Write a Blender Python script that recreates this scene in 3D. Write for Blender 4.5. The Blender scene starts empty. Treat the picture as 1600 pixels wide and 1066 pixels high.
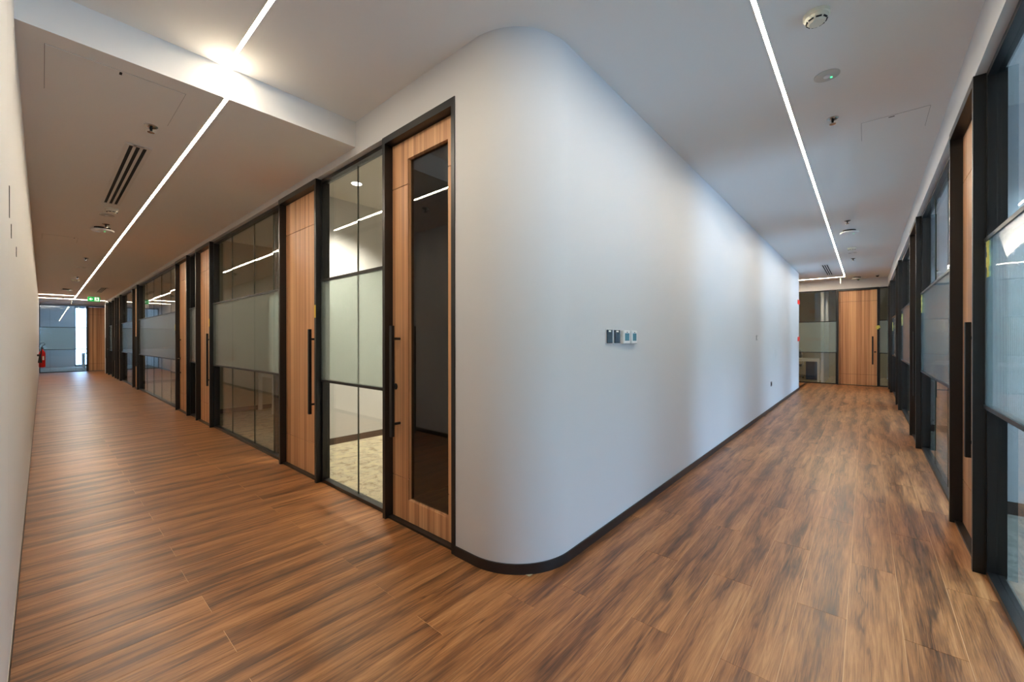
import bpy, bmesh, math, random
from mathutils import Vector, Matrix
random.seed(7)
R = math.radians
scene = bpy.context.scene
col = scene.collection

# ------------------------------------------------------------------ camera
FPX = 636.898                      # focal length in pixels of the 1600 px wide frame
yaw, pitch, roll = R(40.952), R(-0.108), R(-0.044)
cam_data = bpy.data.cameras.new('camera')
cam_data.sensor_fit = 'HORIZONTAL'
cam_data.sensor_width = 36.0
cam_data.lens = FPX / 1600 * 36.0
cam_data.clip_start = 0.01
cam_data.clip_end = 200
cam = bpy.data.objects.new('camera', cam_data)
col.objects.link(cam)
F = Vector((-math.sin(yaw) * math.cos(pitch), math.cos(yaw) * math.cos(pitch), math.sin(pitch)))
Rt = Vector((math.cos(yaw), math.sin(yaw), 0))
Up = Rt.cross(F)
R2 = Rt * math.cos(roll) + Up * math.sin(roll)
U2 = R2.cross(F)
m = Matrix((R2, U2, -F)).transposed().to_4x4()
m.translation = (0, 0, 1.35)
cam.matrix_world = m
scene.camera = cam

# ------------------------------------------------------------------ exposure, world, daylight portals
vs = scene.view_settings
scene.display_settings.display_device = 'sRGB'
vs.view_transform = 'Standard'
vs.look = 'None'
vs.gamma = 1.0
vs.use_curve_mapping = False
vs.exposure = 0.13
SKY = 12.5
LED = 124.0
world = bpy.data.worlds.new('world')
scene.world = world
world.use_nodes = True
bg = world.node_tree.nodes['Background']
bg.inputs[0].default_value = (0.38, 0.62, 1.0, 1)
bg.inputs[1].default_value = SKY
cy = scene.cycles
cy.max_bounces = 14
cy.diffuse_bounces = 6
cy.glossy_bounces = 5
cy.transmission_bounces = 6
cy.transparent_max_bounces = 24
cy.sample_clamp_indirect = 6.0
cy.caustics_reflective = False
cy.caustics_refractive = False


def portal(name, loc, rot, sx, sy):
    l = bpy.data.lights.new(name, 'AREA')
    l.shape = 'RECTANGLE'
    l.size, l.size_y = sx, sy
    l.cycles.is_portal = True
    o = bpy.data.objects.new(name, l)
    o.location, o.rotation_euler = loc, rot
    col.objects.link(o)


# ------------------------------------------------------------------ key dimensions (metres)
YA = 1.699          # face of the left partition (plane y = YA)
XB = -1.3747        # face of the white wall (plane x = XB)
XC = 0.4765         # face of the right partition (plane x = XC)
YE = -0.089         # left wall face
ZT = 2.881          # top of the partition frames
ZC = 3.156          # upper ceiling
ZL = 2.947          # lowered ceiling over the left corridor
XBEAM = -3.1875     # face of the ceiling step
XF = -25.8          # far end of the left corridor
YF = 15.8           # far end of the right corridor
TU, TL = 1.917, 0.968   # transom heights
XW = 5.2            # outside windows of the right rooms

portal('daylight_portal_right', (XW - .06, 10.65, 1.55), (0, R(90), 0), 3.0, 17.5)
portal('daylight_portal_left', (-31.0 + .1, 1.6, 1.55), (0, R(-90), 0), 3.0, 1.0)


# ------------------------------------------------------------------ materials
def new_mat(name):
    mt = bpy.data.materials.new(name)
    mt.use_nodes = True
    nt = mt.node_tree
    nt.nodes.clear()
    out = nt.nodes.new('ShaderNodeOutputMaterial')
    return mt, nt, out


def lin(r, g, b):
    f = lambda c: (c / 255 / 12.92) if c / 255 <= .04045 else ((c / 255 + .055) / 1.055) ** 2.4
    return (f(r), f(g), f(b), 1)


def principled(name, rgb, rough=.5, metal=0., bump=0., bscale=200., spec=.5, emit=None, estr=0.):
    mt, nt, out = new_mat(name)
    p = nt.nodes.new('ShaderNodeBsdfPrincipled')
    p.inputs['Base Color'].default_value = lin(*rgb)
    p.inputs['Roughness'].default_value = rough
    p.inputs['Metallic'].default_value = metal
    p.inputs['Specular IOR Level'].default_value = spec
    if emit:
        p.inputs['Emission Color'].default_value = lin(*emit)
        p.inputs['Emission Strength'].default_value = estr
    if bump:
        n = nt.nodes.new('ShaderNodeTexNoise')
        n.inputs['Scale'].default_value = bscale
        b = nt.nodes.new('ShaderNodeBump')
        b.inputs['Strength'].default_value = bump
        b.inputs['Distance'].default_value = .002
        g = nt.nodes.new('ShaderNodeNewGeometry')
        nt.links.new(g.outputs['Position'], n.inputs['Vector'])
        nt.links.new(n.outputs['Fac'], b.inputs['Height'])
        nt.links.new(b.outputs['Normal'], p.inputs['Normal'])
    nt.links.new(p.outputs[0], out.inputs[0])
    return mt


def N(nt, t, **kw):
    n = nt.nodes.new(t)
    for k, v in kw.items():
        setattr(n, k, v)
    return n


def math_node(nt, op, a, b=None):
    n = nt.nodes.new('ShaderNodeMath')
    n.operation = op
    for i, v in enumerate((a, b)):
        if v is None:
            continue
        if isinstance(v, (int, float)):
            n.inputs[i].default_value = v
        else:
            nt.links.new(v, n.inputs[i])
    return n.outputs[0]


def ramp(nt, fac, stops):
    r = nt.nodes.new('ShaderNodeValToRGB')
    e = r.color_ramp.elements
    while len(e) < len(stops):
        e.new(.5)
    for el, (p, c) in zip(e, stops):
        el.position = p
        el.color = lin(*c)
    nt.links.new(fac, r.inputs[0])
    return r.outputs[0]


def emission(name, rgb, strength):
    mt, nt, out = new_mat(name)
    e = nt.nodes.new('ShaderNodeEmission')
    e.inputs[0].default_value = (*rgb, 1)
    e.inputs[1].default_value = strength
    nt.links.new(e.outputs[0], out.inputs[0])
    return mt


def glass(name, tint, haze=0., f0=.045, rough=0.0, reed=False, haze_col=(.8, .85, .85)):
    """thin architectural glass: see-through plus a Schlick reflection; haze adds a diffusing film"""
    mt, nt, out = new_mat(name)
    lw = nt.nodes.new('ShaderNodeLayerWeight')
    lw.inputs[0].default_value = .5
    p5 = math_node(nt, 'POWER', lw.outputs['Facing'], 5.0)
    fr = math_node(nt, 'ADD', math_node(nt, 'MULTIPLY', p5, 1 - f0), f0)
    tr = nt.nodes.new('ShaderNodeBsdfTransparent')
    tr.inputs[0].default_value = (*tint, 1)
    gl = nt.nodes.new('ShaderNodeBsdfGlossy')
    gl.inputs['Roughness'].default_value = rough
    base = tr.outputs[0]
    if haze > 0:
        tl = nt.nodes.new('ShaderNodeBsdfTranslucent')
        tl.inputs[0].default_value = (*haze_col, 1)
        df = nt.nodes.new('ShaderNodeBsdfDiffuse')
        df.inputs[0].default_value = (*haze_col, 1)
        mx0 = nt.nodes.new('ShaderNodeMixShader')
        mx0.inputs[0].default_value = .42
        nt.links.new(tl.outputs[0], mx0.inputs[1])
        nt.links.new(df.outputs[0], mx0.inputs[2])
        mx = nt.nodes.new('ShaderNodeMixShader')
        nt.links.new(tr.outputs[0], mx.inputs[1])
        nt.links.new(mx0.outputs[0], mx.inputs[2])
        mx.inputs[0].default_value = haze
        if reed:
            g = nt.nodes.new('ShaderNodeNewGeometry')
            sp = nt.nodes.new('ShaderNodeSeparateXYZ')
            nt.links.new(g.outputs['Position'], sp.inputs[0])
            s = math_node(nt, 'ADD', sp.outputs[0], sp.outputs[1])
            w = math_node(nt, 'SINE', math_node(nt, 'MULTIPLY', s, 2 * math.pi / .016))
            h = math_node(nt, 'ADD', math_node(nt, 'MULTIPLY', w, .08), haze)
            nt.links.new(h, mx.inputs[0])
            bp = nt.nodes.new('ShaderNodeBump')
            bp.inputs['Strength'].default_value = .06
            bp.inputs['Distance'].default_value = .002
            nt.links.new(w, bp.inputs['Height'])
            nt.links.new(bp.outputs[0], gl.inputs['Normal'])
        base = mx.outputs[0]
    m2 = nt.nodes.new('ShaderNodeMixShader')
    nt.links.new(fr, m2.inputs[0])
    nt.links.new(base, m2.inputs[1])
    nt.links.new(gl.outputs[0], m2.inputs[2])
    nt.links.new(m2.outputs[0], out.inputs[0])
    return mt


def veneer(name, light, mid, dark):
    """straight-grained vertical veneer with bands of different tone"""
    mt, nt, out = new_mat(name)
    g = N(nt, 'ShaderNodeNewGeometry')
    sp = N(nt, 'ShaderNodeSeparateXYZ')
    nt.links.new(g.outputs['Position'], sp.inputs[0])
    s = math_node(nt, 'ADD', sp.outputs[0], sp.outputs[1])

    def stretched(scale, zs, detail, off):
        c = N(nt, 'ShaderNodeCombineXYZ')
        nt.links.new(math_node(nt, 'MULTIPLY', s, scale), c.inputs[0])
        nt.links.new(math_node(nt, 'MULTIPLY', sp.outputs[2], zs), c.inputs[1])
        c.inputs[2].default_value = off
        n = N(nt, 'ShaderNodeTexNoise')
        n.inputs['Scale'].default_value = 1
        n.inputs['Detail'].default_value = detail
        n.inputs['Roughness'].default_value = .6
        nt.links.new(c.outputs[0], n.inputs['Vector'])
        return n.outputs['Fac']
    cell = math_node(nt, 'FLOOR', math_node(nt, 'MULTIPLY', s, 17.0))
    wn = N(nt, 'ShaderNodeTexWhiteNoise', noise_dimensions='1D')
    nt.links.new(cell, wn.inputs['W'])
    band = stretched(28, .25, 3, 1.7)
    fine = stretched(190, 1.2, 4, 5.3)
    f = math_node(nt, 'ADD', math_node(nt, 'MULTIPLY', band, .95), math_node(nt, 'MULTIPLY', fine, .30))
    f = math_node(nt, 'ADD', f, math_node(nt, 'MULTIPLY', wn.outputs['Value'], .30))
    f = math_node(nt, 'SUBTRACT', f, .27)
    c = ramp(nt, f, [(.25, dark), (.5, mid), (.75, light)])
    p = N(nt, 'ShaderNodeBsdfPrincipled')
    p.inputs['Roughness'].default_value = .42
    nt.links.new(c, p.inputs['Base Color'])
    bp = N(nt, 'ShaderNodeBump')
    bp.inputs['Strength'].default_value = .08
    bp.inputs['Distance'].default_value = .001
    nt.links.new(fine, bp.inputs['Height'])
    nt.links.new(bp.outputs[0], p.inputs['Normal'])
    nt.links.new(p.outputs[0], out.inputs[0])
    return mt


def plank_mat(name):
    """brown oak-look plank: long wavy grain along Y, different for every plank"""
    mt, nt, out = new_mat(name)
    g = N(nt, 'ShaderNodeNewGeometry')
    oi = N(nt, 'ShaderNodeObjectInfo')
    sp = N(nt, 'ShaderNodeSeparateXYZ')
    nt.links.new(g.outputs['Position'], sp.inputs[0])
    rnd = oi.outputs['Random']
    off = math_node(nt, 'MULTIPLY', rnd, 37.0)

    def grain(sx, sy, detail, dist, zoff):
        c = N(nt, 'ShaderNodeCombineXYZ')
        nt.links.new(math_node(nt, 'MULTIPLY', sp.outputs[0], sx), c.inputs[0])
        nt.links.new(math_node(nt, 'MULTIPLY', sp.outputs[1], sy), c.inputs[1])
        nt.links.new(math_node(nt, 'ADD', off, zoff), c.inputs[2])
        n = N(nt, 'ShaderNodeTexNoise')
        n.inputs['Scale'].default_value = 1
        n.inputs['Detail'].default_value = detail
        n.inputs['Roughness'].default_value = .55
        n.inputs['Distortion'].default_value = dist
        nt.links.new(c.outputs[0], n.inputs['Vector'])
        return n.outputs['Fac']
    broad = grain(9, .8, 2.5, .6, 0)
    mid = grain(38, 2.0, 4, 1.3, 3.1)
    fine = grain(250, 7, 4, .4, 7.7)
    wander = grain(.01, 1.5, 2, .0, 19.0)
    gate = grain(.01, 1.1, 1, .0, 29.0)

    def sstep(v, lo, hi, a, b):
        mr = N(nt, 'ShaderNodeMapRange', interpolation_type='SMOOTHSTEP')
        nt.links.new(v, mr.inputs[0])
        for q_, val in zip((1, 2, 3, 4), (lo, hi, a, b)):
            mr.inputs[q_].default_value = val
        return mr.outputs[0]
    mul = lambda a, b: math_node(nt, 'MULTIPLY', a, b)
    add = lambda a, b: math_node(nt, 'ADD', a, b)
    # position across the plank, 0..1, and a dark heart band that wanders along it
    u = math_node(nt, 'FRACT', mul(add(sp.outputs[0], 1.660 + .199 * 400), 1 / .199))
    c = add(add(u, -.5), add(mul(add(wander, -.5), 1.0), mul(add(broad, -.5), 1.1)))
    ac = math_node(nt, 'ABSOLUTE', c)
    heart = mul(sstep(ac, .02, .36, 1, 0), sstep(gate, .32, .62, .45, 1.0))
    crack_c = math_node(nt, 'ABSOLUTE', add(c, mul(add(mid, -.5), .35)))
    crack = mul(sstep(crack_c, .0, .045, 1, 0), sstep(broad, .46, .58, 0, 1))
    f = add(.535, mul(heart, -.17))
    f = add(f, mul(add(broad, -.5), .50))
    f = add(f, mul(add(mid, -.5), .62))
    f = add(f, mul(add(fine, -.5), .50))
    f = add(f, mul(add(rnd, -.5), .05))
    f = add(f, mul(crack, -.12))
    c0 = ramp(nt, f, [(.20, (60, 35, 18)), (.38, (112, 69, 37)), (.54, (154, 101, 58)), (.76, (188, 135, 87))])
    vc = N(nt, 'ShaderNodeCombineXYZ')
    nt.links.new(add(mul(sp.outputs[0], 6.0), mul(mid, .5)), vc.inputs[0])
    nt.links.new(add(mul(sp.outputs[1], 2.2), mul(mid, .15)), vc.inputs[1])
    nt.links.new(off, vc.inputs[2])
    vo = N(nt, 'ShaderNodeTexVoronoi')
    vo.inputs['Scale'].default_value = 1.0
    nt.links.new(vc.outputs[0], vo.inputs['Vector'])
    knot = mul(sstep(vo.outputs['Distance'], .05, .22, 1, 0), sstep(heart, .2, .5, 0, .75))
    mx = N(nt, 'ShaderNodeMixRGB')
    nt.links.new(knot, mx.inputs[0])
    nt.links.new(c0, mx.inputs[1])
    mx.inputs[2].default_value = lin(60, 37, 22)
    p = N(nt, 'ShaderNodeBsdfPrincipled')
    nt.links.new(mx.outputs[0], p.inputs['Base Color'])
    p.inputs['Specular IOR Level'].default_value = .6
    rg = math_node(nt, 'ADD', math_node(nt, 'MULTIPLY', fine, .14), .30)
    nt.links.new(rg, p.inputs['Roughness'])
    bp = N(nt, 'ShaderNodeBump')
    bp.inputs['Strength'].default_value = .10
    bp.inputs['Distance'].default_value = .001
    nt.links.new(fine, bp.inputs['Height'])
    nt.links.new(bp.outputs[0], p.inputs['Normal'])
    nt.links.new(p.outputs[0], out.inputs[0])
    return mt


def carpet_mat(name, c1, c2, c3):
    mt, nt, out = new_mat(name)
    g = N(nt, 'ShaderNodeNewGeometry')
    n1 = N(nt, 'ShaderNodeTexNoise')
    n1.inputs['Scale'].default_value = 9.0
    n1.inputs['Detail'].default_value = 7
    n1.inputs['Roughness'].default_value = .7
    n1.inputs['Distortion'].default_value = .8
    n2 = N(nt, 'ShaderNodeTexNoise')
    n2.inputs['Scale'].default_value = 90
    n2.inputs['Detail'].default_value = 4
    for n in (n1, n2):
        nt.links.new(g.outputs['Position'], n.inputs['Vector'])
    f = math_node(nt, 'ADD', math_node(nt, 'MULTIPLY', n1.outputs['Fac'], .8), math_node(nt, 'MULTIPLY', n2.outputs['Fac'], .2))
    c = ramp(nt, f, [(.38, c1), (.5, c2), (.62, c3)])
    p = N(nt, 'ShaderNodeBsdfPrincipled')
    p.inputs['Roughness'].default_value = .95
    nt.links.new(c, p.inputs['Base Color'])
    bp = N(nt, 'ShaderNodeBump')
    bp.inputs['Strength'].default_value = .4
    bp.inputs['Distance'].default_value = .003
    nt.links.new(n2.outputs['Fac'], bp.inputs['Height'])
    nt.links.new(bp.outputs[0], p.inputs['Normal'])
    nt.links.new(p.outputs[0], out.inputs[0])
    return mt


M = {
    'paint': principled('white_wall_paint', (211, 210, 210), .55, bump=.05, bscale=350, spec=.35),
    'ceil': principled('ceiling_paint', (240, 237, 232), .8, spec=.2),
    'cream': principled('cream_wall_paint', (233, 231, 228), .6, spec=.3),
    'dimpaint': principled('beige_room_paint', (196, 188, 168), .7, spec=.2),
    'black': principled('black_bronze_aluminium', (17, 16, 16), .36, .0, bump=.03, bscale=500),
    'blackmetal': principled('matt_black_handle', (13, 13, 14), .42),
    'skirt': principled('dark_brown_skirting', (31, 25, 24), .38),
    'skirt2': principled('brown_room_skirting', (72, 58, 50), .5),
    'gap': principled('shadow_gap', (30, 27, 25), .9),
    'grout': principled('pale_plank_joint', (206, 166, 128), .7),
    'caulk': principled('cream_caulk', (222, 214, 196), .5),
    'plank': plank_mat('brown_oak_plank'),
    'veneer': veneer('walnut_veneer', (226, 178, 130), (200, 146, 102), (152, 102, 64)),
    'glass': glass('clear_partition_glass', (.945, .96, .935), f0=.055),
    'glassdark': glass('dark_vision_glass', (.45, .45, .43), f0=.10),
    'reed': glass('reeded_frosted_glass', (.90, .95, .93), haze=.23, reed=True, rough=.03, f0=.085, haze_col=(.70, .81, .80)),
    'winglass': glass('window_glass', (.95, .97, .97)),
    'edge': principled('green_glass_edge', (130, 165, 140), .3),
    'joint': principled('dark_green_glass_joint', (58, 66, 54), .3),
    'disc': principled('pale_grey_disc', (196, 192, 184), .5),
    'softgap': principled('soft_shadow_gap', (128, 122, 114), .9),
    'carpet': carpet_mat('beige_carpet', (128, 116, 92), (168, 158, 138), (184, 172, 136)),
    'carpetgrey': carpet_mat('grey_carpet', (112, 110, 102), (146, 142, 131), (164, 159, 146)),
    'led': emission('led_diffuser', (1.0, .87, .67), LED),
    'ledtrim': principled('aluminium_led_trim', (225, 220, 205), .4),
    'device': principled('ivory_plastic', (224, 219, 200), .4),
    'white': principled('white_plastic', (232, 232, 230), .35),
    'grille': principled('white_grille_metal', (230, 226, 219), .45),
    'chrome': principled('chrome', (190, 188, 184), .2, 1.0),
    'red': principled('red_enamel', (205, 20, 22), .3),
    'redtape': principled('red_tape', (232, 44, 40), .5),
    'yellow': principled('yellow_sticker', (222, 190, 52), .45),
    'paleyellow': principled('pale_yellow_tape', (206, 200, 96), .55),
    'green': principled('exit_sign_green', (0, 150, 70), .4, emit=(0, 165, 75), estr=.6),
    'signwhite': principled('exit_sign_white', (240, 255, 245), .4, emit=(235, 255, 240), estr=.8),
    'greenled': emission('green_indicator', (.05, 1.0, .25), 3.0),
    'blueled': emission('blue_white_indicator', (.6, .8, 1.0), 3.0),
    'reader': principled('dark_reader_face', (28, 38, 52), .18),
    'screen': principled('teal_lcd_screen', (70, 128, 146), .15),
    'glossblack': principled('gloss_black', (8, 8, 9), .1),
    'socket': principled('dark_socket_plate', (40, 40, 44), .3),
    'plate': principled('grey_switch_plate', (176, 178, 180), .3),
    'label': principled('white_paper_label', (238, 236, 228), .6),
    'meshgrey': principled('grey_chair_mesh', (74, 76, 78), .8),
    'blue': principled('blue_screen_panel', (52, 78, 118), .7),
    'winframe': principled('grey_window_frame', (96, 100, 106), .45),
    'lamp': emission('downlight_lens', (1.0, .93, .80), 14.0),
    'cabinet': principled('grey_brown_cabinet', (118, 106, 96), .6),
}


# ------------------------------------------------------------------ mesh helpers
class MB:
    def __init__(self):
        self.v, self.f = [], []

    def box(self, x0, x1, y0, y1, z0, z1):
        x0, x1 = min(x0, x1), max(x0, x1)
        y0, y1 = min(y0, y1), max(y0, y1)
        z0, z1 = min(z0, z1), max(z0, z1)
        b = len(self.v)
        self.v += [(x0, y0, z0), (x1, y0, z0), (x1, y1, z0), (x0, y1, z0), (x0, y0, z1), (x1, y0, z1), (x1, y1, z1), (x0, y1, z1)]
        self.f += [tuple(b + i for i in q) for q in ((3, 2, 1, 0), (4, 5, 6, 7), (0, 1, 5, 4), (1, 2, 6, 5), (2, 3, 7, 6), (3, 0, 4, 7))]
        return self

    def lathe(self, prof, c=(0, 0, 0), seg=32, axis='Z'):
        """prof: list of (radius, height); closed at both ends"""
        b = len(self.v)
        for r, h in prof:
            for i in range(seg):
                t = 2 * math.pi * i / seg
                p = (r * math.cos(t), r * math.sin(t), h)
                if axis == 'X':
                    p = (h, p[0], p[1])
                elif axis == 'Y':
                    p = (p[1], h, p[0])
                self.v.append((c[0] + p[0], c[1] + p[1], c[2] + p[2]))
        n = len(prof)
        for k in range(n - 1):
            for i in range(seg):
                j = (i + 1) % seg
                self.f.append((b + k * seg + i, b + k * seg + j, b + (k + 1) * seg + j, b + (k + 1) * seg + i))
        self.f.append(tuple(b + i for i in reversed(range(seg))))
        self.f.append(tuple(b + (n - 1) * seg + i for i in range(seg)))
        return self

    def prism(self, pts, z0, z1):
        """closed outline in XY (counter-clockwise) pushed up from z0 to z1"""
        b, n = len(self.v), len(pts)
        self.v += [(x, y, z0) for x, y in pts] + [(x, y, z1) for x, y in pts]
        self.f.append(tuple(b + i for i in reversed(range(n))))
        self.f.append(tuple(b + n + i for i in range(n)))
        for i in range(n):
            j = (i + 1) % n
            self.f.append((b + i, b + j, b + n + j, b + n + i))
        return self

    def strip(self, path, t, z0, z1):
        """wall of thickness t along an open path (thickness to the left of travel)"""
        L = []
        for i, p in enumerate(path):
            a = path[max(i - 1, 0)]
            c = path[min(i + 1, len(path) - 1)]
            d1 = Vector((p[0] - a[0], p[1] - a[1])) if i else None
            d2 = Vector((c[0] - p[0], c[1] - p[1])) if i < len(path) - 1 else None
            n1 = Vector((-d1.y, d1.x)).normalized() if d1 else None
            n2 = Vector((-d2.y, d2.x)).normalized() if d2 else None
            if n1 and n2:
                nn = (n1 + n2).normalized()
                nn = nn / max(nn.dot(n1), .2)
            else:
                nn = n1 or n2
            L.append((p[0] + nn.x * t, p[1] + nn.y * t))
        b = len(self.v)
        n = len(path)
        for z in (z0, z1):
            self.v += [(x, y, z) for x, y in path] + [(x, y, z) for x, y in L]
        O = lambda lvl, side, i: b + lvl * 2 * n + side * n + i
        for i in range(n - 1):
            self.f.append((O(0, 0, i), O(0, 0, i + 1), O(1, 0, i + 1), O(1, 0, i)))
            self.f.append((O(0, 1, i + 1), O(0, 1, i), O(1, 1, i), O(1, 1, i + 1)))
            self.f.append((O(1, 0, i), O(1, 0, i + 1), O(1, 1, i + 1), O(1, 1, i)))
            self.f.append((O(0, 0, i + 1), O(0, 0, i), O(0, 1, i), O(0, 1, i + 1)))
        self.f.append((O(0, 0, 0), O(1, 0, 0), O(1, 1, 0), O(0, 1, 0)))
        self.f.append((O(0, 0, n - 1), O(0, 1, n - 1), O(1, 1, n - 1), O(1, 0, n - 1)))
        return self

    def tube(self, pts, r, seg=10):
        b = len(self.v)
        pts = [Vector(p) for p in pts]
        up = Vector((0, 0, 1))
        for i, p in enumerate(pts):
            d = (pts[min(i + 1, len(pts) - 1)] - pts[max(i - 1, 0)]).normalized()
            s = d.cross(up)
            if s.length < .05:
                s = d.cross(Vector((1, 0, 0)))
            s.normalize()
            t = s.cross(d)
            rr = r[i] if isinstance(r, (list, tuple)) else r
            for k in range(seg):
                a = 2 * math.pi * k / seg
                self.v.append(tuple(p + s * rr * math.cos(a) + t * rr * math.sin(a)))
        for i in range(len(pts) - 1):
            for k in range(seg):
                j = (k + 1) % seg
                self.f.append((b + i * seg + k, b + i * seg + j, b + (i + 1) * seg + j, b + (i + 1) * seg + k))
        self.f.append(tuple(b + k for k in reversed(range(seg))))
        self.f.append(tuple(b + (len(pts) - 1) * seg + k for k in range(seg)))
        return self

    def build(self, name, mat, parent=None, smooth=False, bevel=0.):
        me = bpy.data.meshes.new(name)
        me.from_pydata(self.v, [], self.f)
        bm = bmesh.new()
        bm.from_mesh(me)
        bmesh.ops.recalc_face_normals(bm, faces=bm.faces)
        if bevel:
            bmesh.ops.bevel(bm, geom=list(bm.edges), offset=bevel, segments=1, affect='EDGES', profile=.5)
        bm.to_mesh(me)
        bm.free()
        me.materials.append(mat)
        if smooth:
            for p in me.polygons:
                p.use_smooth = True
            me.set_sharp_from_angle(angle=R(35))
        o = bpy.data.objects.new(name, me)
        col.objects.link(o)
        if parent is not None:
            o.parent = parent
            o.matrix_parent_inverse = parent.matrix_world.inverted()
        return o


def tag(o, label=None, cat=None, group=None, kind=None):
    if label:
        o['label'] = label
    if cat:
        o['category'] = cat
    if group:
        o['group'] = group
    if kind:
        o['kind'] = kind
    return o


def struct(o, label=None):
    return tag(o, label, None, None, 'structure')


def empty(name, loc=(0, 0, 0), label=None, cat=None, group=None, kind=None):
    o = bpy.data.objects.new(name, None)
    o.empty_display_size = .05
    o.location = loc
    o.matrix_world = Matrix.Translation(loc)
    col.objects.link(o)
    return tag(o, label, cat, group, kind)


def box(name, mat, x0, x1, y0, y1, z0, z1, parent=None, bevel=0.):
    return MB().box(x0, x1, y0, y1, z0, z1).build(name, mat, parent, bevel=bevel)


# ------------------------------------------------------------------ floor with its planks
floor = struct(box('floor', M['grout'], -26.2, XC + .12, YE - .1, YF + .12, -.15, -.0012), 'brown wood plank floor of the two corridors')
PW, PLN, GAP = .199, 1.342, .0024
RAD = .40
CX, CY = XB - RAD, YA + RAD      # centre of the rounded corner
planks = []
x0 = -1.660 - PW * 124
k = -124
while x0 < XC + .06:
    xa, xb = max(x0, XF - .1), min(x0 + PW, XC + .06)
    if xb - xa > .03:
        xm = xb - .004
        if xm < CX:
            ymax = YA + .06
        elif xm < XB:
            ymax = CY - math.sqrt(max(RAD ** 2 - (xm - CX) ** 2, 0)) + .05
        else:
            ymax = YF + .06
        off = 1.21 if ((k % 2 == 0) if k <= 0 else (k % 2 == 1)) else 1.885
        if k == 1:
            off = 1.62
        off += random.uniform(-.012, .012)
        y = off - PLN * math.ceil((off - YE) / PLN)
        while y < ymax:
            ya, yb = max(y, YE - .03), min(y + PLN, ymax)
            if yb - ya > .02:
                planks.append((xa + GAP / 2, xb - GAP / 2, ya + GAP / 2, yb - GAP / 2))
            y += PLN
    x0 += PW
    k += 1


def in_view_size(p):
    c = Vector(((p[0] + p[1]) / 2, (p[2] + p[3]) / 2, -1.35))
    d = c.dot(F)
    if d < .25:
        return -1e3 + d
    u = abs(c.dot(Rt) / d)
    return (p[1] - p[0]) * (p[3] - p[2]) / d ** 3 - (5 if u > 1.9 else 0)


planks.sort(key=in_view_size, reverse=True)
shared = {}
for p in planks[:298]:
    key = (round(p[1] - p[0], 3), round(p[3] - p[2], 3))
    if key not in shared:
        w, l = key
        me = MB().box(-w / 2, w / 2, -l / 2, l / 2, -.0012, 0)
        o = me.build('plank', M['plank'])
        shared[key] = o.data
    else:
        o = bpy.data.objects.new('plank', shared[key])
        col.objects.link(o)
    o.location = ((p[0] + p[1]) / 2, (p[2] + p[3]) / 2, 0)
    o.parent = floor
mb = MB()
for p in planks[298:]:
    mb.box(*p, -.0012, 0)
mb.box(-8, XB - .01, 13.62, YF + .06, -.0012, 0)
tag(mb.build('distant_planks', M['plank'], floor), kind='stuff')

# carpets of the rooms behind the glass
struct(box('carpet_floor', M['carpet'], -23.4, -1.45, YA + .12, 6.6, -.12, .002), 'beige patterned carpet of the rooms behind the left partition')
struct(box('carpet_floor', M['carpetgrey'], XC + .12, XW + .1, -1.4, 19.4, -.12, .002), 'grey carpet of the daylit rooms behind the right partition')
struct(box('carpet_floor', M['carpet'], -3.2, XC + .1, YF + .12, 19.4, -.12, .002), 'pale carpet of the room behind the far walnut door')
struct(box('carpet_floor', M['carpetgrey'], -31.1, XF - .12, YE - .1, 3.2, -.12, .002), 'grey carpet of the room at the end of the left corridor')

# ------------------------------------------------------------------ ceilings
struct(box('ceiling', M['ceil'], XBEAM, XC + .13, YE - .1, YF + .12, ZC, ZC + .2), 'upper white ceiling')
struct(box('ceiling', M['ceil'], XF - .1, XBEAM, YE - .1, YA + .12, ZL, ZC + .2), 'lowered white ceiling over the left corridor')
struct(box('ceiling', M['ceil'], -8.1, XBEAM, 13.3, YF + .12, ZC, ZC + .2), 'ceiling of the side corridor')
struct(box('ceiling', M['ceil'], -26, -1.45, YA + .12, 6.7, 3.2, 3.4), 'ceiling of the left rooms')
struct(box('ceiling', M['ceil'], XC + .13, XW + .2, -1.4, 19.5, ZC, ZC + .2), 'ceiling of the right rooms')
struct(box('ceiling', M['ceil'], -3.3, XC + .13, YF + .12, 19.5, ZC, ZC + .2), 'ceiling of the far room')
struct(box('ceiling', M['ceil'], -31.2, XF - .1, YE - .2, 3.3, ZC, ZC + .2), 'ceiling of the end room')

# ------------------------------------------------------------------ white curved wall
path = [(-1.945, YA), (CX, YA)]
NS = 28
for i in range(1, NS):
    t = R(-90 + 90 * i / NS)
    path.append((CX + RAD * math.cos(t), CY + RAD * math.sin(t)))
YEND = 13.5
path += [(XB, CY), (XB, YEND), (-8.0, YEND)]
wall_white = struct(MB().strip(path, .12, 0, ZC).build('wall_centre', M['paint'], smooth=True), 'white wall with a rounded corner between the two corridors')
sk = []
for i, (x, y) in enumerate(path):
    sk.append((x, y))
# skirting follows the wall, 9 mm proud of it
off = .009
skp = [(-1.945, YA - off), (CX, YA - off)]
for i in range(1, NS):
    t = R(-90 + 90 * i / NS)
    skp.append((CX + (RAD + off) * math.cos(t), CY + (RAD + off) * math.sin(t)))
skp += [(XB + off, CY), (XB + off, YEND + off), (-8.0, YEND + off)]
struct(MB().strip(skp, off - .0005, 0, .06).build('baseboard_centre', M['skirt'], smooth=True), 'dark skirting round the white curved wall')

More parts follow.
